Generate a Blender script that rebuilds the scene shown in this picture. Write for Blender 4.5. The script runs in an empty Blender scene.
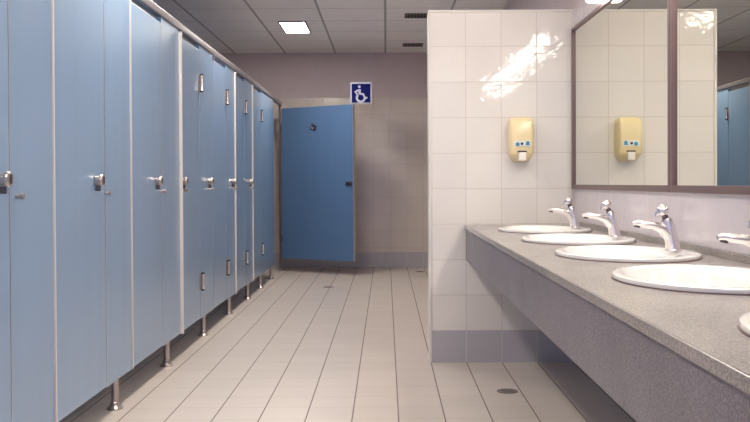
import bpy, bmesh, math, random
from mathutils import Vector, Matrix
random.seed(7)
PI = math.pi
S = bpy.context.scene
COL = S.collection

# ------------------------------------------------------------------ nodes
def newmat(name):
    m = bpy.data.materials.new(name); m.use_nodes = True
    nt = m.node_tree
    return m, nt, nt.nodes['Principled BSDF']

def nd(nt, t, **kw):
    n = nt.nodes.new(t)
    for k, v in kw.items():
        if k.startswith('i'):
            n.inputs[int(k[1:])].default_value = v
        else:
            setattr(n, k, v)
    return n

def math_(nt, op, a, b=0.0, clamp=False):
    n = nt.nodes.new('ShaderNodeMath'); n.operation = op; n.use_clamp = clamp
    for i, v in enumerate((a, b)):
        if isinstance(v, (int, float)): n.inputs[i].default_value = v
        else: nt.links.new(v, n.inputs[i])
    return n.outputs[0]

def mixc(nt, f, a, b, blend='MIX'):
    n = nt.nodes.new('ShaderNodeMix'); n.data_type = 'RGBA'; n.blend_type = blend
    for sock, v in ((n.inputs[0], f), (n.inputs[6], a), (n.inputs[7], b)):
        if isinstance(v, (int, float)): sock.default_value = v
        elif isinstance(v, tuple): sock.default_value = (*v, 1) if len(v) == 3 else v
        else: nt.links.new(v, sock)
    return n.outputs[2]

def sr(r, g, b):
    f = lambda c: (c/255/12.92) if c/255 <= .04045 else ((c/255+.055)/1.055)**2.4
    return (f(r), f(g), f(b))

def objco(nt):
    tc = nt.nodes.new('ShaderNodeTexCoord')
    sp = nt.nodes.new('ShaderNodeSeparateXYZ')
    nt.links.new(tc.outputs['Object'], sp.inputs[0])
    return tc.outputs['Object'], sp.outputs

def plain(name, col, rough=.5, metal=0, coat=0, bump=0, bscale=200, var=0, vscale=8, stretch=None, spec=.5):
    m, nt, b = newmat(name)
    b.inputs['Base Color'].default_value = (*col, 1)
    b.inputs['Roughness'].default_value = rough
    b.inputs['Metallic'].default_value = metal
    b.inputs['Coat Weight'].default_value = coat
    b.inputs['Coat Roughness'].default_value = .12 if coat != .6 else .22
    b.inputs['Specular IOR Level'].default_value = spec
    co, _ = objco(nt)
    src = co
    if stretch:
        mp = nd(nt, 'ShaderNodeMapping'); mp.inputs['Scale'].default_value = stretch
        nt.links.new(co, mp.inputs[0]); src = mp.outputs[0]
    if var:
        n = nd(nt, 'ShaderNodeTexNoise'); n.inputs['Scale'].default_value = vscale; n.inputs['Detail'].default_value = 5
        nt.links.new(src, n.inputs['Vector'])
        r = nd(nt, 'ShaderNodeMapRange'); r.inputs[1].default_value = .3; r.inputs[2].default_value = .7
        r.inputs[3].default_value = 1-var; r.inputs[4].default_value = 1+var
        nt.links.new(n.outputs[0], r.inputs[0])
        cc = nd(nt, 'ShaderNodeCombineXYZ')
        for k in range(3): nt.links.new(r.outputs[0], cc.inputs[k])
        nt.links.new(mixc(nt, 1.0, col, cc.outputs[0], 'MULTIPLY'), b.inputs['Base Color'])
    if bump:
        n = nd(nt, 'ShaderNodeTexNoise'); n.inputs['Scale'].default_value = bscale; n.inputs['Detail'].default_value = 3
        nt.links.new(src, n.inputs['Vector'])
        bp = nd(nt, 'ShaderNodeBump'); bp.inputs['Strength'].default_value = bump; bp.inputs['Distance'].default_value = .002
        nt.links.new(n.outputs[0], bp.inputs['Height']); nt.links.new(bp.outputs[0], b.inputs['Normal'])
    return m

def tiles(name, col, ua, va, pu, pv, ou, ov, gu, gv, wu, wv, rough=.15, var=.03, wave=.3, wscale=9, streak=0, kv=1.0, joint_bump=.3):
    """a grid of tiles: joints along axis ua (every pu) and va (every pv)"""
    m, nt, b = newmat(name)
    co, xyz = objco(nt)
    U = xyz[ua]; V = xyz[va]
    u = math_(nt, 'SUBTRACT', U, ou); v = math_(nt, 'SUBTRACT', V, ov)
    def line(x, P, w):
        d = math_(nt, 'PINGPONG', x, P/2)
        r = nd(nt, 'ShaderNodeMapRange'); r.inputs[1].default_value = w*.35; r.inputs[2].default_value = w*.75
        r.inputs[3].default_value = 1; r.inputs[4].default_value = 0
        nt.links.new(d, r.inputs[0]); return r.outputs[0]
    lu = line(u, pu, wu); lv = line(v, pv, wv)
    cu = math_(nt, 'FLOOR', math_(nt, 'DIVIDE', u, pu)); cv = math_(nt, 'FLOOR', math_(nt, 'DIVIDE', v, pv))
    cc = nd(nt, 'ShaderNodeCombineXYZ'); nt.links.new(cu, cc.inputs[0]); nt.links.new(cv, cc.inputs[1])
    wn = nd(nt, 'ShaderNodeTexWhiteNoise'); wn.noise_dimensions = '3D'; nt.links.new(cc.outputs[0], wn.inputs['Vector'])
    f = math_(nt, 'ADD', math_(nt, 'MULTIPLY', wn.outputs['Value'], 2*var), 1-var)
    ns = nd(nt, 'ShaderNodeTexNoise'); ns.inputs['Scale'].default_value = 3; ns.inputs['Detail'].default_value = 6
    nt.links.new(co, ns.inputs['Vector'])
    f = math_(nt, 'MULTIPLY', f, math_(nt, 'ADD', math_(nt, 'MULTIPLY', ns.outputs[0], .12), .94))
    if streak:
        mp = nd(nt, 'ShaderNodeMapping'); sc = [1, 1, 1]; sc[ua] = 3; sc[va] = 40
        mp.inputs['Scale'].default_value = sc
        nt.links.new(co, mp.inputs[0])
        n2 = nd(nt, 'ShaderNodeTexNoise'); n2.inputs['Scale'].default_value = 1.5; n2.inputs['Detail'].default_value = 4
        nt.links.new(mp.outputs[0], n2.inputs['Vector'])
        f = math_(nt, 'MULTIPLY', f, math_(nt, 'ADD', math_(nt, 'MULTIPLY', n2.outputs[0], streak), 1-streak/2))
    c3 = nd(nt, 'ShaderNodeCombineXYZ')
    for k in range(3): nt.links.new(f, c3.inputs[k])
    c = mixc(nt, 1.0, col, c3.outputs[0], 'MULTIPLY')
    c = mixc(nt, math_(nt, 'MULTIPLY', lv, kv), c, gv)
    c = mixc(nt, lu, c, gu)
    nt.links.new(c, b.inputs['Base Color'])
    j = math_(nt, 'MAXIMUM', lu, lv)
    rr = nd(nt, 'ShaderNodeMapRange'); rr.inputs[3].default_value = rough; rr.inputs[4].default_value = .7
    nt.links.new(j, rr.inputs[0]); nt.links.new(rr.outputs[0], b.inputs['Roughness'])
    # wavy glaze, phase differs per tile, plus sunk joints
    av = nd(nt, 'ShaderNodeVectorMath'); av.operation = 'SCALE'; av.inputs['Scale'].default_value = 7.3
    nt.links.new(wn.outputs['Color'], av.inputs[0])
    ad = nd(nt, 'ShaderNodeVectorMath'); ad.operation = 'ADD'
    nt.links.new(co, ad.inputs[0]); nt.links.new(av.outputs[0], ad.inputs[1])
    n3 = nd(nt, 'ShaderNodeTexNoise'); n3.inputs['Scale'].default_value = wscale; n3.inputs['Detail'].default_value = 2
    nt.links.new(ad.outputs[0], n3.inputs['Vector'])
    b1 = nd(nt, 'ShaderNodeBump'); b1.inputs['Strength'].default_value = wave; b1.inputs['Distance'].default_value = .01
    nt.links.new(n3.outputs[0], b1.inputs['Height'])
    b2 = nd(nt, 'ShaderNodeBump'); b2.invert = True; b2.inputs['Strength'].default_value = joint_bump; b2.inputs['Distance'].default_value = .002
    nt.links.new(j, b2.inputs['Height']); nt.links.new(b1.outputs[0], b2.inputs['Normal'])
    nt.links.new(b2.outputs[0], b.inputs['Normal'])
    return m

def granite(name, a, b_, c_, rough=.25, scale=240):
    m, nt, b = newmat(name)
    co, _ = objco(nt)
    n1 = nd(nt, 'ShaderNodeTexNoise'); n1.inputs['Scale'].default_value = scale; n1.inputs['Detail'].default_value = 4
    nt.links.new(co, n1.inputs['Vector'])
    n2 = nd(nt, 'ShaderNodeTexVoronoi'); n2.inputs['Scale'].default_value = scale*.7
    nt.links.new(co, n2.inputs['Vector'])
    n4 = nd(nt, 'ShaderNodeTexNoise'); n4.inputs['Scale'].default_value = 5; n4.inputs['Detail'].default_value = 5
    nt.links.new(co, n4.inputs['Vector'])
    r = nd(nt, 'ShaderNodeMapRange'); r.inputs[1].default_value = .42; r.inputs[2].default_value = .62
    nt.links.new(n1.outputs[0], r.inputs[0])
    c = mixc(nt, r.outputs[0], a, b_)
    sp = math_(nt, 'LESS_THAN', n2.outputs['Distance'], .22)
    c = mixc(nt, math_(nt, 'MULTIPLY', sp, .6), c, c_)
    r4 = nd(nt, 'ShaderNodeMapRange'); r4.inputs[1].default_value = .3; r4.inputs[2].default_value = .7; r4.inputs[3].default_value = .88; r4.inputs[4].default_value = 1.1
    nt.links.new(n4.outputs[0], r4.inputs[0])
    c3 = nd(nt, 'ShaderNodeCombineXYZ')
    for k in range(3): nt.links.new(r4.outputs[0], c3.inputs[k])
    c = mixc(nt, 1.0, c, c3.outputs[0], 'MULTIPLY')
    nt.links.new(c, b.inputs['Base Color']); b.inputs['Roughness'].default_value = rough
    return m

def emit(name, col, st):
    m, nt, b = newmat(name)
    b.inputs['Base Color'].default_value = (*col, 1)
    b.inputs['Emission Color'].default_value = (*col, 1)
    b.inputs['Emission Strength'].default_value = st
    return m

CREAM = sr(232, 225, 216)
M = {}
G_L = sr(150, 138, 132)
M['tile_x'] = tiles('glazed_wall_tile_facing', CREAM, 0, 2, .2, .2, .05, .18, sr(208, 197, 188), sr(208, 197, 188), .0035, .0035, rough=.025, wave=.10, wscale=22)
M['tile_y'] = tiles('glazed_wall_tile_side', sr(222, 212, 216), 1, 2, .2, .2, 4.99, .18, sr(200, 190, 190), sr(200, 190, 190), .003, .003, rough=.12, wave=.12, wscale=20)
M['tile_far'] = tiles('glazed_wall_tile_far', sr(214, 202, 192), 0, 2, .2, .2, .05, .24, sr(196, 183, 174), sr(196, 183, 174), .005, .006, rough=.12, wave=.2, wscale=26)
M['base_x'] = tiles('grey_skirting_tile_facing', sr(186, 181, 184), 0, 2, .2, 5, .05, 2, sr(205, 198, 196), sr(186, 181, 184), .0035, .0, rough=.2, wave=.1)
M['base_y'] = tiles('grey_skirting_tile_side', sr(186, 181, 184), 1, 2, .2, 5, .09, 2, sr(205, 198, 196), sr(186, 181, 184), .0035, .0, rough=.2, wave=.1)
M['floor'] = tiles('floor_tile', sr(208, 196, 186), 0, 1, .2, .2, .05, .0, sr(118, 102, 97), sr(170, 156, 146), .005, .004, rough=.3, var=.03, wave=.04, wscale=5, streak=.07, kv=.42)
M['ceiling'] = tiles('ceiling_panel', sr(242, 238, 236), 0, 1, .6, .6, 0, .14, sr(165, 162, 160), sr(185, 181, 178), .018, .012, rough=.85, var=.02, wave=.0, wscale=60, joint_bump=.5)
M['plaster'] = plain('mauve_plaster', sr(205, 189, 190), .8, bump=.15, bscale=90, var=.03)
M['white_trim'] = plain('white_trim', sr(226, 220, 212), .4)
M['blue'] = plain('blue_laminate_sheen_tint', sr(132, 160, 192), .36, coat=.6, var=.025, vscale=1.0, stretch=(14, 14, .6), bump=.03, bscale=260)  # paler than the laminate itself: grazing sheen is mixed into the colour
M['blue_no_sheen'] = plain('blue_laminate_no_sheen', sr(88, 118, 158), .36, coat=.2, var=.025, vscale=1.0, stretch=(14, 14, .6))  # same laminate as the row, without the sheen painted into its colour
M['alu'] = plain('brushed_aluminium', sr(206, 202, 198), .32, metal=.85, bump=.04, bscale=300)
M['rail'] = plain('dull_aluminium', sr(158, 152, 156), .38, metal=.7)
M['profile'] = plain('pale_edge_profile', sr(226, 218, 212), .35, metal=.15)
M['chrome'] = plain('chrome', sr(232, 228, 226), .09, metal=1)
M['tap'] = plain('satin_chrome', sr(226, 220, 220), .27, metal=1)
M['drain'] = plain('worn_steel', sr(150, 140, 136), .5, metal=.5)
M['satin'] = plain('satin_steel', sr(190, 178, 172), .28, metal=1)
M['dark_steel'] = plain('dark_steel', sr(110, 98, 98), .35, metal=.8)
M['dark'] = plain('dark_rubber', sr(38, 34, 40), .6)
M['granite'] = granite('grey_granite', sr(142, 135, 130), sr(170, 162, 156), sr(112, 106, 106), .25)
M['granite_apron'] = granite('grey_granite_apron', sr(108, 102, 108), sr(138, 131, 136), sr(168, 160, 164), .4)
M['ceramic'] = plain('white_ceramic', sr(246, 243, 238), .12, coat=.5)
M['frame'] = plain('brown_mirror_frame', sr(122, 98, 96), .4, metal=.35)
M['mirror'] = plain('mirror_silver', sr(230, 230, 218), .004, metal=1)
M['yellow'] = plain('yellowed_plastic', sr(240, 220, 172), .3, coat=.3)
M['lever'] = plain('white_plastic', sr(240, 232, 222), .3)
M['label'] = plain('label_white', sr(226, 232, 232), .35)
M['label_blue'] = plain('label_teal', sr(64, 140, 170), .35)
M['sign_white'] = plain('sign_white', sr(205, 205, 225), .4)
M['sign_blue'] = plain('sign_blue', sr(2, 14, 96), .6, spec=.2)
M['lamp'] = emit('ceiling_light_diffuser', (1.0, .94, .86), 30)
M['batten'] = emit('mirror_light_diffuser', (1.0, .95, .88), 10)
M['stone'] = plain('stall_floor', sr(200, 186, 170), .4)

# ------------------------------------------------------------------ mesh helpers
def box(bm, x0, x1, y0, y1, z0, z1, bev=0, seg=2):
    c = Vector(((x0+x1)/2, (y0+y1)/2, (z0+z1)/2))
    r = bmesh.ops.create_cube(bm, size=1, matrix=Matrix.Translation(c) @ Matrix.Diagonal((abs(x1-x0), abs(y1-y0), abs(z1-z0), 1)))
    if bev:
        es = list({e for v in r['verts'] for e in v.link_edges})
        bmesh.ops.bevel(bm, geom=es, offset=bev, segments=seg, profile=.6, affect='EDGES')
    return bm

def tube(bm, pts, radii, seg=16, cap=True, flat=None):
    """sweep a (possibly squashed) circle along pts; flat=(sx, sy) squashes the cross-section"""
    pts = [Vector(p) for p in pts]
    if isinstance(radii, (int, float)): radii = [radii]*len(pts)
    rings = []; up = None
    for i, p in enumerate(pts):
        t = (pts[min(i+1, len(pts)-1)] - pts[max(i-1, 0)]).normalized()
        if up is None:
            a = Vector((0, 1, 0)) if abs(t.y) < .9 else Vector((1, 0, 0))
        else: a = up
        b = t.cross(a).normalized(); a = b.cross(t).normalized(); up = a
        r = radii[i]; ra, rb = (r if isinstance(r, tuple) else (r, r))
        rings.append([bm.verts.new(p + a*ra*math.cos(2*PI*k/seg) + b*rb*math.sin(2*PI*k/seg)) for k in range(seg)])
    for i in range(len(rings)-1):
        for k in range(seg):
            bm.faces.new((rings[i][k], rings[i][(k+1) % seg], rings[i+1][(k+1) % seg], rings[i+1][k]))
    if cap:
        bm.faces.new(rings[0][::-1]); bm.faces.new(rings[-1])
    return bm

def lathe(bm, prof, o=(0, 0, 0), axis='Z', seg=24):
    """prof: (r, h) from one end to the other"""
    rings = []
    def P(r, h, a):
        c, s = r*math.cos(a), r*math.sin(a)
        v = {'Z': (c, s, h), 'X': (h, c, s), 'Y': (c, h, s)}[axis]
        return Vector(o) + Vector(v)
    for r, h in prof:
        rings.append([bm.verts.new(P(max(r, 1e-5), h, 2*PI*k/seg)) for k in range(seg)])
    for i in range(len(rings)-1):
        for k in range(seg):
            bm.faces.new((rings[i][k], rings[i][(k+1) % seg], rings[i+1][(k+1) % seg], rings[i+1][k]))
    bm.faces.new(rings[0][::-1]); bm.faces.new(rings[-1])
    return bm

def obj(name, bm, mat, parent=None, smooth=False, origin=None):
    bmesh.ops.recalc_face_normals(bm, faces=bm.faces[:])
    me = bpy.data.meshes.new(name)
    if origin is not None:
        bmesh.ops.translate(bm, verts=bm.verts[:], vec=-Vector(origin))
    bm.to_mesh(me); bm.free()
    me.materials.append(mat)
    if smooth:
        for p in me.polygons: p.use_smooth = True
        me.set_sharp_from_angle(angle=math.radians(40))
    o = bpy.data.objects.new(name, me); COL.objects.link(o)
    if parent is not None: o.parent = parent
    if origin is not None: o.location = origin
    return o

def thing(name, label, cat, loc=(0, 0, 0), rotz=0, group=None):
    o = bpy.data.objects.new(name, None); COL.objects.link(o)
    o.empty_display_size = .1
    o.location = loc; o.rotation_euler = (0, 0, rotz)
    o['label'] = label; o['category'] = cat
    if group: o['group'] = group
    return o

def struct(name, bm, mat):
    o = obj(name, bm, mat); o['kind'] = 'structure'; return o

def N(): return bmesh.new()

def dup(root, loc, label, rotz=None):
    r = root.copy(); COL.objects.link(r); r.location = loc; r['label'] = label
    if rotz is not None: r.rotation_euler = (0, 0, rotz)
    for ch in list(root.children):
        c = ch.copy(); COL.objects.link(c); c.parent = r
        for g in list(ch.children):
            d = g.copy(); COL.objects.link(d); d.parent = c
    return r

# ------------------------------------------------------------------ dimensions (metres)
XL, XR = -2.75, 1.06          # left wall behind the cubicles, right wall
Y0, YF = -2.6, 10.65          # side behind the camera, wall left out to let in bluish world fill, far wall
H = 2.577
XP, YP, ZP = .245, 4.99, 1.972 # free-standing tiled partition: left edge, front face, top
ZF = 2.045
XS = -1.21                    # face of the cubicle fronts
PT = .028                     # panel thickness

# ------------------------------------------------------------------ setting
struct('floor', box(N(), XL, XR, Y0, YF, -.08, 0), M['floor'])
struct('ceiling', box(N(), XL, XR, Y0, YF, H, H+.08), M['ceiling'])
struct('wall_far', box(N(), XL-.1, XR+.1, YF, YF+.1, 0, ZF), M['tile_far'])
struct('wall_far_upper', box(N(), XL-.1, XR+.1, YF+.004, YF+.1, ZF, H+.08), M['plaster'])
struct('wall_left', box(N(), XL-.1, XL, Y0, YF, 0, H+.08), M['tile_y'])
struct('wall_right', box(N(), XR, XR+.1, Y0, YF, 0, ZP), M['tile_y'])
struct('wall_right_upper', box(N(), XR, XR+.1, Y0, YF, ZP, H+.08), M['plaster'])
struct('wall_partition', box(N(), XP, XR, YP, YP+.12, 0, ZP), M['tile_x'])
bt = .004
struct('baseboard_partition', box(N(), XP-.001, XR, YP-bt, YP, 0, .18), M['base_x'])
struct('baseboard_far', box(N(), XL, XR, YF-bt, YF, 0, .18), M['base_x'])
struct('baseboard_left', box(N(), XL, XL+bt, Y0, YF-bt, 0, .18), M['base_y'])
struct('baseboard_right', box(N(), XR-bt, XR, Y0, YP-bt, 0, .18), M['base_y'])
struct('trim_1', box(N(), XP-.004, XP+.010, YP-.006, YP+.124, 0, ZP, .002), M['white_trim'])
struct('trim_2', box(N(), XP-.004, XR, YP-.006, YP+.124, ZP, ZP+.012, .003), M['white_trim'])

# ------------------------------------------------------------------ ceiling lights
def ceiling_light(x, y, label):
    t = thing('ceiling_light', label, 'ceiling light', (x, y, H), 0, 'recessed ceiling lights in a row')
    bm = N()
    w, l, r = .118, .312, .018
    box(bm, -w-r, -w, -l, l, -.012, 0, .002); box(bm, w, w+r, -l, l, -.012, 0, .002)
    box(bm, -w, w, -l, -l+r, -.012, 0, .002); box(bm, -w, w, l-r, l, -.012, 0, .002)
    obj('frame', bm, M['dark_steel'], t)
    obj('diffuser', box(N(), -w, w, -l+r, l-r, -.008, 0), M['lamp'], t)
    return t
cl = ceiling_light(-.900, 8.865, 'square glowing recessed ceiling light in view before the far wall')
for y, lb in ((6.445, 'recessed ceiling light out of view above the far cubicles'),
              (4.045, 'recessed ceiling light out of view above the middle cubicles'),
              (1.645, 'recessed ceiling light out of view above the near cubicles')):
    dup(cl, (-.905, y, H), lb)

def ceiling_vent(x, y, label):
    t = thing('ceiling_vent', label, 'air vent', (x, y, H), 0, 'slotted vents in the ceiling')
    bm = N(); w, l, r = .115, .10, .012
    box(bm, -w, -w+r, -l, l, -.010, 0, .002); box(bm, w-r, w, -l, l, -.010, 0, .002)
    box(bm, -w+r, w-r, -l, -l+r, -.010, 0, .002); box(bm, -w+r, w-r, l-r, l, -.010, 0, .002)
    obj('frame', bm, M['dark_steel'], t)
    obj('backing', box(N(), -w+r, w-r, -l+r, l-r, -.002, 0), M['dark'], t)
    for k in range(7):
        bm = N(); xx = -w+.026+k*.0297
        box(bm, xx-.003, xx+.003, -l+r, l-r, -.009, -.002)
        obj('slat', bm, M['dark_steel'], t)
    return t
cv = ceiling_vent(.295, 8.28, 'dark slotted ceiling vent nearer the top of the tiled partition')
dup(cv, (.31, 10.03, H), 'dark slotted ceiling vent nearest the far wall')

# strip light above the mirrors
def strip_light(y0, y1, label):
    t = thing('strip_light', label, 'wall light', (XR, y0, 1.880), 0, 'strip lights above the mirrors')
    L = y1-y0
    obj('backplate', box(N(), -.014, 0, 0, L, .006, .085, .002), M['white_trim'], t)
    bm = N()
    box(bm, -.09, -.014, .0, L, 0, .075, .012, 3)
    obj('diffuser', bm, M['batten'], t, smooth=True)
    return t
strip_light(2.95, 4.30, 'glowing white strip light above the first framed mirror, near the partition')
strip_light(1.35, 2.75, 'glowing white strip light above the second framed mirror')

# ------------------------------------------------------------------ cubicles
ZB, ZT = .135, 1.918
def foot(bm_y, parent, x=XS-PT/2-.004):
    bm = N()
    lathe(bm, [(.036, 0), (.036, .006), (.027, .012), (.021, .018), (.020, .03), (.0165, .033), (.0165, ZB+.004), (.021, ZB+.004), (.021, ZB+.012)], (x, bm_y, 0))
    return obj('foot', bm, M['satin'], parent, smooth=True, origin=None)

def lock(parent, y, knob_dy, z=1.031):
    """round indicator lock standing off the panel face"""
    bm = N()
    lathe(bm, [(.016, 0), (.019, .002), (.019, .018), (.024, .020), (.025, .023), (.025, .030), (.022, .034), (.012, .035)], (XS+.0005, y, z), 'X', 28)
    lk = obj('lock', bm, M['satin'], parent, smooth=True)
    bm = N(); box(bm, XS+.0345, XS+.0395, y-.004, y+.004, z-.015, z+.015, .0015)
    obj('thumb_turn', bm, M['dark_steel'], lk)
    bm = N()
    box(bm, XS+.0005, XS+.022, y, y+.003, z-.046, z-.022, .002)
    obj('keeper', bm, M['dark_steel'], lk)
    bm = N()
    lathe(bm, [(.007, 0), (.007, .014), (.0105, .016), (.0105, .026), (.007, .028)], (XS+.0005, y+knob_dy, z-.055), 'X', 20)
    obj('stop_knob', bm, M['satin'], parent, smooth=True)
    return lk

def hinge(parent, y, z):
    bm = N()
    box(bm, XS+.0005, XS+.005, y-.022, y+.022, z-.055, z+.055, .0015)
    h = obj('hinge', bm, M['satin'], parent)
    bm = N()
    tube(bm, [(XS+.016, y+.004, z-.052), (XS+.016, y+.004, z+.052)], .0095, 16)
    obj('barrel', bm, M['chrome'], h, smooth=True)
    for s in (-1, 1):
        bm = N()
        tube(bm, [(XS+.016, y+.004, z+s*.050), (XS+.016, y+.004, z+s*.059)], .0105, 14)
        obj('end_cap', bm, M['dark'], h, smooth=True)

def door_panel(name, y0, y1, z0, z1, parent, mat=None):
    return obj(name, box(N(), XS-PT, XS, y0, y1, z0, z1, .0015), mat or M['blue'], parent)

labels = ['blue toilet cubicle at the left picture edge, its lock cut by the edge',
          'blue toilet cubicle second from the camera, wide door beside a pale seam strip',
          'blue toilet cubicle third from the camera, just before the thick cream edge strip',
          'blue toilet cubicle with the thick cream edge strip and a pair of hinges',
          'blue toilet cubicle fifth from the camera, right after the first hinged one',
          'blue toilet cubicle sixth from the camera, with a thin pale edge strip',
          'blue toilet cubicle farthest in the row, beside the gap to the open door']
spans = [(2.28, 2.85, 3.22), (3.22, 3.82, 4.20), (4.20, 4.79, 5.20), (5.20, 5.76, 6.20), (6.20, 6.70, 7.10), (7.10, 7.60, 8.03), (8.03, 8.58, 9.57)]
strips = [.006, .006, .006, .016, 0, .010, .010]
locks = [[2.775], [3.69], [4.655], [5.245, 6.03], [6.97], [7.86], []]
feet = [[3.03], [3.99], [4.93], [5.92], [6.88], [7.80], [8.60, 9.42]]
EX = 2
for i, (a, b, c) in enumerate(spans):
    t = thing('toilet_cubicle', labels[i], 'toilet cubicle', (0, 0, 0), 0, 'blue toilet cubicles in a row')
    d = door_panel('door', a+.004, b-.003, ZB+.004, ZT-.035, t)
    p = door_panel('pilaster', b+.003, c-.003, ZB, ZT, t)
    obj('divider', box(N(), XL+.01, XS-PT-.001, c-.021, c-.003, ZB, ZT, .001), M['blue'], t)
    if i < 3:
        lock(t, locks[i][0], .12)
        obj('seam_strip', box(N(), XS-.004, XS+.001, b-.002, b+.002, ZB, ZT-.035), M['alu'], t)
        obj('edge_strip', box(N(), XS-.004, XS+.006, a+.0005, a+.0085, ZB, ZT-.005, .001), M['profile'], t)
    else:
        for ly in locks[i]: lock(t, ly, .065)
        if strips[i]:
            obj('edge_strip', box(N(), XS-.01, XS+strips[i], a+.0005, a+.0145, ZB-.004, ZT-.012, .002), M['profile'], t)
        bm = N(); lathe(bm, [(.014, 0), (.014, .012), (.009, .014)], (XS+.001, a+.02, ZT-.02), 'X', 16)
        obj('pivot_cap', bm, M['satin'], t, smooth=True)
        hinge(t, b, 1.668); hinge(t, b, .378)
    for y in feet[i]: foot(y, t)
# pilaster before the first visible door
# top rail
t = thing('top_rail', 'long aluminium rail running along the tops of the blue cubicles', 'rail', (0, 0, 0))
bm = N(); box(bm, XS-PT-.006, XS+.008, 2.0, 10.27, ZT+.001, ZT+.042, .004, 3)
obj('rail', bm, M['rail'], t, smooth=True)
bm = N(); box(bm, XS-PT-.007, XS+.009, 10.27, 10.285, ZT-.003, ZT+.044, .003)
obj('end_cap', bm, M['dark_steel'], t)
# accessible cubicle at the end with open door
t = thing('accessible_cubicle', 'end cubicle with wide blue door standing open across the far wall', 'toilet cubicle', (XS-PT/2, 10.255, 0))
bm = N(); box(bm, -.012, .012, -.006, .010, .006, ZT+.0005, .002)
obj('post', bm, M['dark_steel'], t)
bm = N(); lathe(bm, [(.020, 0), (.020, .005), (.015, .009), (.014, .03)], (0, 0, 0))
obj('foot', bm, M['satin'], t, smooth=True)
# door leaf
HX, HY = XS+.004, 10.235
EXx, EYy = -.352, 9.70
dv = Vector((EXx-HX, EYy-HY)); DW = dv.length; ang = math.atan2(dv.y, dv.x)
dl = obj('door', box(N(), .014, DW, -.015, .015, .155, 1.876, .0015), M['blue_no_sheen'], t)
dl.location = (HX-t.location.x, HY-t.location.y, 0); dl.rotation_euler = (0, 0, ang)
obj('edge_strip', box(N(), DW+.0005, DW+.007, -.016, .016, .155, 1.878, .001), M['alu'], dl)
for z in (.375, 1.655):
    bm = N(); tube(bm, [(.004, -.012, z-.045), (.004, -.012, z+.045)], .010, 14)
    obj('hinge', bm, M['dark_steel'], dl, smooth=True)
# indicator lock on the inner face
bm = N(); box(bm, DW-.095, DW-.012, -.022, -.0152, .990, 1.030, .003)
lathe(bm, [(.02, -.0221), (.02, -.034), (.012, -.036)], (DW-.045, 0, 1.01), 'Y', 20)
obj('lock', bm, M['dark_steel'], dl, smooth=True)
# coat hook
bm = N(); hx = .485
box(bm, hx-.012, hx+.012, -.019, -.0152, 1.60, 1.675, .002)
tube(bm, [(hx, -.018, 1.665), (hx, -.045, 1.660), (hx, -.058, 1.672), (hx, -.060, 1.69)], [.006, .006, .006, .008], 10)
for s in (-1, 1):
    tube(bm, [(hx, -.018, 1.635), (hx+s*.018, -.034, 1.628), (hx+s*.036, -.040, 1.640), (hx+s*.042, -.040, 1.655)], [.005, .005, .005, .007], 10)
obj('coat_hook', bm, M['dark_steel'], dl, smooth=True)

# wheelchair sign
SX, SY, SZ, SH = -.272, 9.80, 2.012, .117
t = thing('accessible_toilet_sign', 'square blue and white wheelchair sign above the open door edge', 'sign', (SX, SY, SZ))
obj('plate', box(N(), -SH, SH, 0, .004, -SH, SH, .001), M['sign_white'], t)
obj('blue_field', box(N(), -SH+.015, SH-.012, -.0015, 0, -SH+.008, SH-.018), M['sign_blue'], t)
def uv(u, v): return Vector(((u-.5)*2*SH, -.002, (.5-v)*2*SH))
def ribbon(bm, pts, w):
    """flat stroke with mitred corners, 1.5 mm thick"""
    P = [uv(*p) for p in pts]; n = len(P); L = []
    for i in range(n):
        d0 = (P[i]-P[i-1]).normalized() if i else (P[1]-P[0]).normalized()
        d1 = (P[i+1]-P[i]).normalized() if i < n-1 else d0
        nn = (Vector((-d0.z, 0, d0.x))+Vector((-d1.z, 0, d1.x))).normalized()
        m = w/2/max(.45, nn.dot(Vector((-d0.z, 0, d0.x))))
        L.append((P[i]-nn*m, P[i]+nn*m))
    V = [[bm.verts.new(q+Vector((0, yy, 0))) for q in (a, b) for yy in (0, -.0015)] for a, b in L]
    for i in range(n-1):
        a, b = V[i], V[i+1]
        for f in ((a[1], b[1], b[3], a[3]), (a[2], b[2], b[0], a[0]), (a[0], b[0], b[1], a[1]), (a[3], b[3], b[2], a[2])):
            bm.faces.new(f)
    a = V[0]; bm.faces.new((a[0], a[1], a[3], a[2])); a = V[-1]; bm.faces.new((a[2], a[3], a[1], a[0]))
bm = N()
lathe(bm, [(.0145, -.0036), (.0145, -.002)], (uv(.425, .215).x, 0, uv(.425, .215).z), 'Y', 24)
ribbon(bm, [(.395, .37), (.24, .455), (.345, .60)], .019)
ribbon(bm, [(.43, .33), (.445, .565)], .028)
ribbon(bm, [(.43, .555), (.60, .56), (.70, .755), (.80, .73)], .020)
ribbon(bm, [(.49+.185*math.cos(a), .735+.185*math.sin(a)) for a in [math.radians(-2+k*12) for k in range(0, 20)]], .023)
obj('pictogram', bm, M['sign_white'], t)
for s in (-1, 1):
    bm = N(); tube(bm, [(s*.08, .002, SH-.001), (s*.08, .002, H-SZ)], .0007, 6)
    obj('hanging_wire', bm, M['sign_white'], t)

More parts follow.
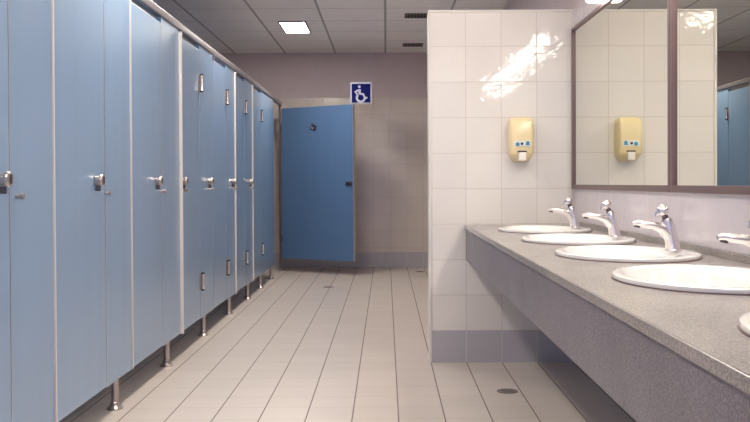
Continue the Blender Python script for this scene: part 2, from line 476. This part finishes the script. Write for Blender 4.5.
# ------------------------------------------------------------------ vanity counter
XC, ZC, ZA = .446, .776, .583
BY = [4.36, 3.60, 2.87, 2.13, 1.325]
BX, BA, BB = .778, .224, .284
t = thing('vanity_counter', 'long speckled grey stone counter with deep apron along the right wall', 'counter', (XC, 0, ZA))
ox, oz = XC, ZA
bm = N()
y0, y1 = .9, YP-.0045
def loop(pts):
    vs = [bm.verts.new(p) for p in pts]
    return [bm.edges.new((vs[i], vs[(i+1) % len(vs)])) for i in range(len(vs))]
es = loop([(0, y0, ZC-oz), (XR-ox-.001, y0, ZC-oz), (XR-ox-.001, y1, ZC-oz), (0, y1, ZC-oz)])
for by in BY:
    es += loop([(BX-ox+(BA-.02)*math.cos(2*PI*k/48), by+(BB-.02)*math.sin(2*PI*k/48), ZC-oz) for k in range(48)])
bmesh.ops.triangle_fill(bm, use_beauty=True, use_dissolve=False, edges=es)
r = bmesh.ops.extrude_face_region(bm, geom=bm.faces[:])
bmesh.ops.translate(bm, verts=[v for v in r['geom'] if isinstance(v, bmesh.types.BMVert)], vec=(0, 0, -.022))
obj('worktop', bm, M['granite'], t)
obj('nosing', box(N(), -.006, 0, y0, y1, ZC-oz-.022, ZC-oz, .002), M['granite'], t)
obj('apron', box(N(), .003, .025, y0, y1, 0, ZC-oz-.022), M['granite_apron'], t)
obj('upstand', box(N(), XR-ox-.016, XR-ox-.001, y0, y1, ZC-oz, ZC-oz+.024, .002), M['granite'], t)

# basins
def ring_surface(bm, prof, seg=64):
    """prof: (cx, ax, ay, z) rings"""
    R = [[bm.verts.new((cx+ax*math.cos(2*PI*k/seg), ay*math.sin(2*PI*k/seg), z)) for k in range(seg)] for cx, ax, ay, z in prof]
    for i in range(len(R)-1):
        for k in range(seg):
            bm.faces.new((R[i][k], R[i][(k+1) % seg], R[i+1][(k+1) % seg], R[i+1][k]))
    bm.faces.new(R[0][::-1]); bm.faces.new(R[-1])
def make_basin(label):
    t = thing('wash_basin', label, 'basin', (BX, BY[0], ZC), 0, 'white oval basins set in the counter')
    bm = N()
    ring_surface(bm, [(-.01, .03, .03, -.165), (-.012, .11, .16, -.150), (-.02, .165, .235, -.07), (-.02, .185, .255, .001),
                      (0, BA-.002, BB-.002, .0008), (0, BA, BB, .004), (0, BA-.001, BB-.001, .0115), (0, BA-.006, BB-.006, .0140),
                      (-.018, BA-.042, BB-.022, .0140), (-.022, BA-.054, BB-.034, .006), (-.024, BA-.062, BB-.045, -.015), (-.022, .145, .215, -.06), (-.018, .105, .16, -.105), (-.012, .05, .07, -.128), (-.01, .028, .028, -.132)])
    obj('bowl', bm, M['ceramic'], t, smooth=True)
    bm = N(); ring_surface(bm, [(0, BA+.002, BB+.002, .0003), (0, BA+.0015, BB+.0015, .0028), (0, BA-.004, BB-.004, .0026)], 64)
    # the sealant is a thin ring: remove the caps
    caps = [f for f in bm.faces if len(f.verts) > 4]
    bmesh.ops.delete(bm, geom=caps, context='FACES_ONLY')
    obj('sealant', bm, M['frame'], t, smooth=True)
    bm = N(); lathe(bm, [(.030, -.1315), (.030, -.128), (.022, -.127), (.021, -.1295)], (-.01, 0, 0))
    obj('waste_outlet', bm, M['chrome'], t, smooth=True)
    return t
blab = ['oval white basin farthest away, beside the tiled partition', 'oval white basin second from the tiled partition',
        'oval white basin third from the partition, before the gap between the mirrors', 'large oval white basin cut by the right picture edge, fourth from the partition',
        'oval white basin nearest the camera, only its left rim tip showing']
b0 = make_basin(blab[0])
for k in range(1, 5): dup(b0, (BX, BY[k], ZC), blab[k])

# taps
def make_tap(label):
    t = thing('basin_tap', label, 'tap', (.930, BY[0], ZC+.0135), 0, 'chrome push taps on the basins')
    bm = N(); lathe(bm, [(.027, 0), (.027, .004), (.0235, .007)], (0, 0, 0))
    obj('base_ring', bm, M['tap'], t, smooth=True)
    bm = N()
    tube(bm, [(0, 0, .005), (-.004, 0, .03), (-.011, 0, .065), (-.019, 0, .095), (-.024, 0, .106)],
         [(.023, .023), (.021, .0225), (.020, .0215), (.018, .019), (.013, .014)], 24)
    obj('body', bm, M['tap'], t, smooth=True)
    bm = N()
    tube(bm, [(-.004, 0, .030), (-.016, 0, .056), (-.036, 0, .074), (-.066, 0, .084), (-.095, 0, .088), (-.118, 0, .091), (-.133, 0, .090)],
         [(.016, .018), (.020, .021), (.021, .017), (.021, .0125), (.021, .0115), (.019, .010), (.011, .006)], 24)
    sp = obj('spout', bm, M['tap'], t, smooth=True)
    bm = N(); tube(bm, [(-.116, 0, .086), (-.118, 0, .077)], [.010, .010], 16)
    obj('aerator', bm, M['dark_steel'], sp, smooth=True)
    bm = N()
    tube(bm, [(-.0235, 0, .104), (-.029, 0, .120)], [.011, .010], 18)
    obj('neck', bm, M['dark_steel'], t, smooth=True)
    bm = N()
    d = Vector((-.30, 0, .95)).normalized(); o = Vector((-.029, 0, .116))
    tube(bm, [o, o+d*.003, o+d*.012, o+d*.022, o+d*.031, o+d*.036], [.012, .0175, .0200, .0195, .013, .003], 24)
    tube(bm, [o+d*.012, o+d*.010+Vector((-.018, 0, -.002)), o+d*.006+Vector((-.025, 0, -.010))], [.012, .010, .005], 14)
    obj('push_knob', bm, M['tap'], t, smooth=True)
    return t
tlab = ['chrome tap on the farthest basin, beside the tiled partition', 'chrome tap on the second basin from the partition',
        'chrome tap on the third basin, fully visible in front of the lavender wall', 'chrome tap spout reaching in from the right picture edge',
        'chrome tap on the nearest basin, beyond the right picture edge']
t0 = make_tap(tlab[0])
for k in range(1, 5): dup(t0, (.930, BY[k], ZC+.0135), tlab[k])
t0.location.y = BY[0]

# ------------------------------------------------------------------ mirrors
def mirror(y0, y1, label):
    z0, z1, w, d = .975, 1.874, .026, .018
    t = thing('wall_mirror', label, 'mirror', (XR, y0, z0), 0, 'brown framed wall mirrors')
    L = y1-y0; h = z1-z0
    bm = N()
    box(bm, -d, -.001, 0, w, 0, h, .002); box(bm, -d, -.001, L-w, L, 0, h, .002)
    box(bm, -d, -.001, w, L-w, 0, w, .002); box(bm, -d, -.001, w, L-w, h-w*.7, h, .002)
    obj('frame', bm, M['frame'], t)
    obj('glass', box(N(), -.008, -.002, w-.002, L-w+.002, w-.002, h-w*.7+.002), M['mirror'], t)
    return t
mirror(3.255, 4.975, 'brown framed mirror next to the partition, reflecting the soap dispenser')
mirror(.9, 3.252, 'brown framed mirror at the right edge, reflecting blue cubicle doors')

# ------------------------------------------------------------------ soap dispenser
t = thing('soap_dispenser', 'yellowed plastic soap dispenser mounted on the cream tiled partition', 'soap dispenser', (.752, YP, 1.13))
bm = N()
# cross-sections (half width, front depth) by height
prof = [(0, .042, .060), (.012, .052, .075), (.040, .070, .098), (.050, .0715, .104), (.15, .0715, .108), (.215, .0700, .104), (.233, .066, .094), (.243, .056, .075), (.246, .040, .05)]
def rrect(hw, dp, z, r=.018, n=5):
    r = min(r, hw*.6, dp*.5); pts = []
    pts.append((-hw, 0, z)); 
    for k in range(n+1):
        a = PI + PI/2*k/n; pts.append((-hw+r+r*math.cos(a), -(dp-r)+r*math.sin(a), z))
    for k in range(n+1):
        a = 1.5*PI + PI/2*k/n; pts.append((hw-r+r*math.cos(a), -(dp-r)+r*math.sin(a), z))
    pts.append((hw, 0, z)); return pts
R = [[bm.verts.new(p) for p in rrect(hw*.93, dp, z)] for z, hw, dp in prof]
n = len(R[0])
for i in range(len(R)-1):
    for k in range(n):
        bm.faces.new((R[i][k], R[i][(k+1) % n], R[i+1][(k+1) % n], R[i+1][k]))
bm.faces.new(R[0][::-1]); bm.faces.new(R[-1])
obj('body', bm, M['yellow'], t, smooth=True)
obj('slot', box(N(), -.025, .025, -.1075, -.098, .050, .058, .001), M['dark'], t)
obj('push_lever', box(N(), -.020, .020, -.116, -.070, .004, .050, .004, 3), M['lever'], t, smooth=True)
lb = obj('label', box(N(), -.046, .046, -.1090, -.100, .083, .112, .0005), M['label'], t); lb['label'] = 'white and teal sticker'
bm = N()
tube(bm, [(-.026, -.1093, .094), (-.026, -.1087, .094)], .011, 20)
tube(bm, [(.030, -.1093, .101), (.030, -.1087, .101)], [.010, .010], 20)
box(bm, .018, .040, -.1094, -.1088, .088, .094)
o = obj('label_mark', bm, M['label_blue'], lb)
bm = N(); tube(bm, [(-.002, -.1095, .097), (-.002, -.1088, .097)], .0075, 18)
obj('label_dot', bm, M['dark'], lb)

# ------------------------------------------------------------------ floor drains
def drain(x, y, label):
    t = thing('floor_drain', label, 'drain', (x, y, 0), 0, 'round floor drains')
    bm = N(); lathe(bm, [(.052, 0.0001), (.052, .0022), (.048, .003), (.048, .0012)], (0, 0, 0), 'Z', 32)
    obj('rim', bm, M['drain'], t, smooth=True)
    bm = N()
    lathe(bm, [(.046, .001), (.046, .0022), (.044, .0028)], (0, 0, 0), 'Z', 32)
    obj('grate', bm, M['drain'], t, smooth=True)
    for k in range(5):
        bm = N(); a = .032*math.sqrt(max(0, 1-((k-2)/3)**2))
        box(bm, -a, a, (k-2)*.014-.002, (k-2)*.014+.002, .0028, .0032)
        obj('slot', bm, M['dark_steel'], t)
    return t
d0 = drain(.585, 4.29, 'round metal floor drain in front of the tiled partition under the counter side')
dup(d0, (-.566, 8.64, 0), 'small round floor drain in the aisle before the open blue door')
dup(d0, (.385, 10.10, 0), 'small round floor drain by the far wall, half hidden by the partition')

# ------------------------------------------------------------------ world, camera, view
w = bpy.data.worlds.new('World'); S.world = w; w.use_nodes = True
bg = w.node_tree.nodes['Background']
bg.inputs[0].default_value = (.40, .45, .78, 1); bg.inputs[1].default_value = .8

cam = bpy.data.cameras.new('camera'); co = bpy.data.objects.new('camera', cam); COL.objects.link(co)
cam.sensor_width = 36; cam.lens = 36*886/750
PITCH = 10; ROLL = .25
co.location = (0, 0, 1.014)
co.rotation_euler = (Matrix.Rotation(math.radians(90)-math.atan(PITCH/886), 4, 'X') @ Matrix.Rotation(math.radians(-ROLL), 4, 'Z')).to_euler()
cam.shift_x = -11/750; cam.shift_y = -(28-PITCH)/750
cam.clip_start = .05
S.camera = co
S.view_settings.view_transform = 'Standard'; S.view_settings.look = 'None'
S.view_settings.gamma = 1; S.view_settings.use_curve_mapping = False
S.view_settings.exposure = 1.08
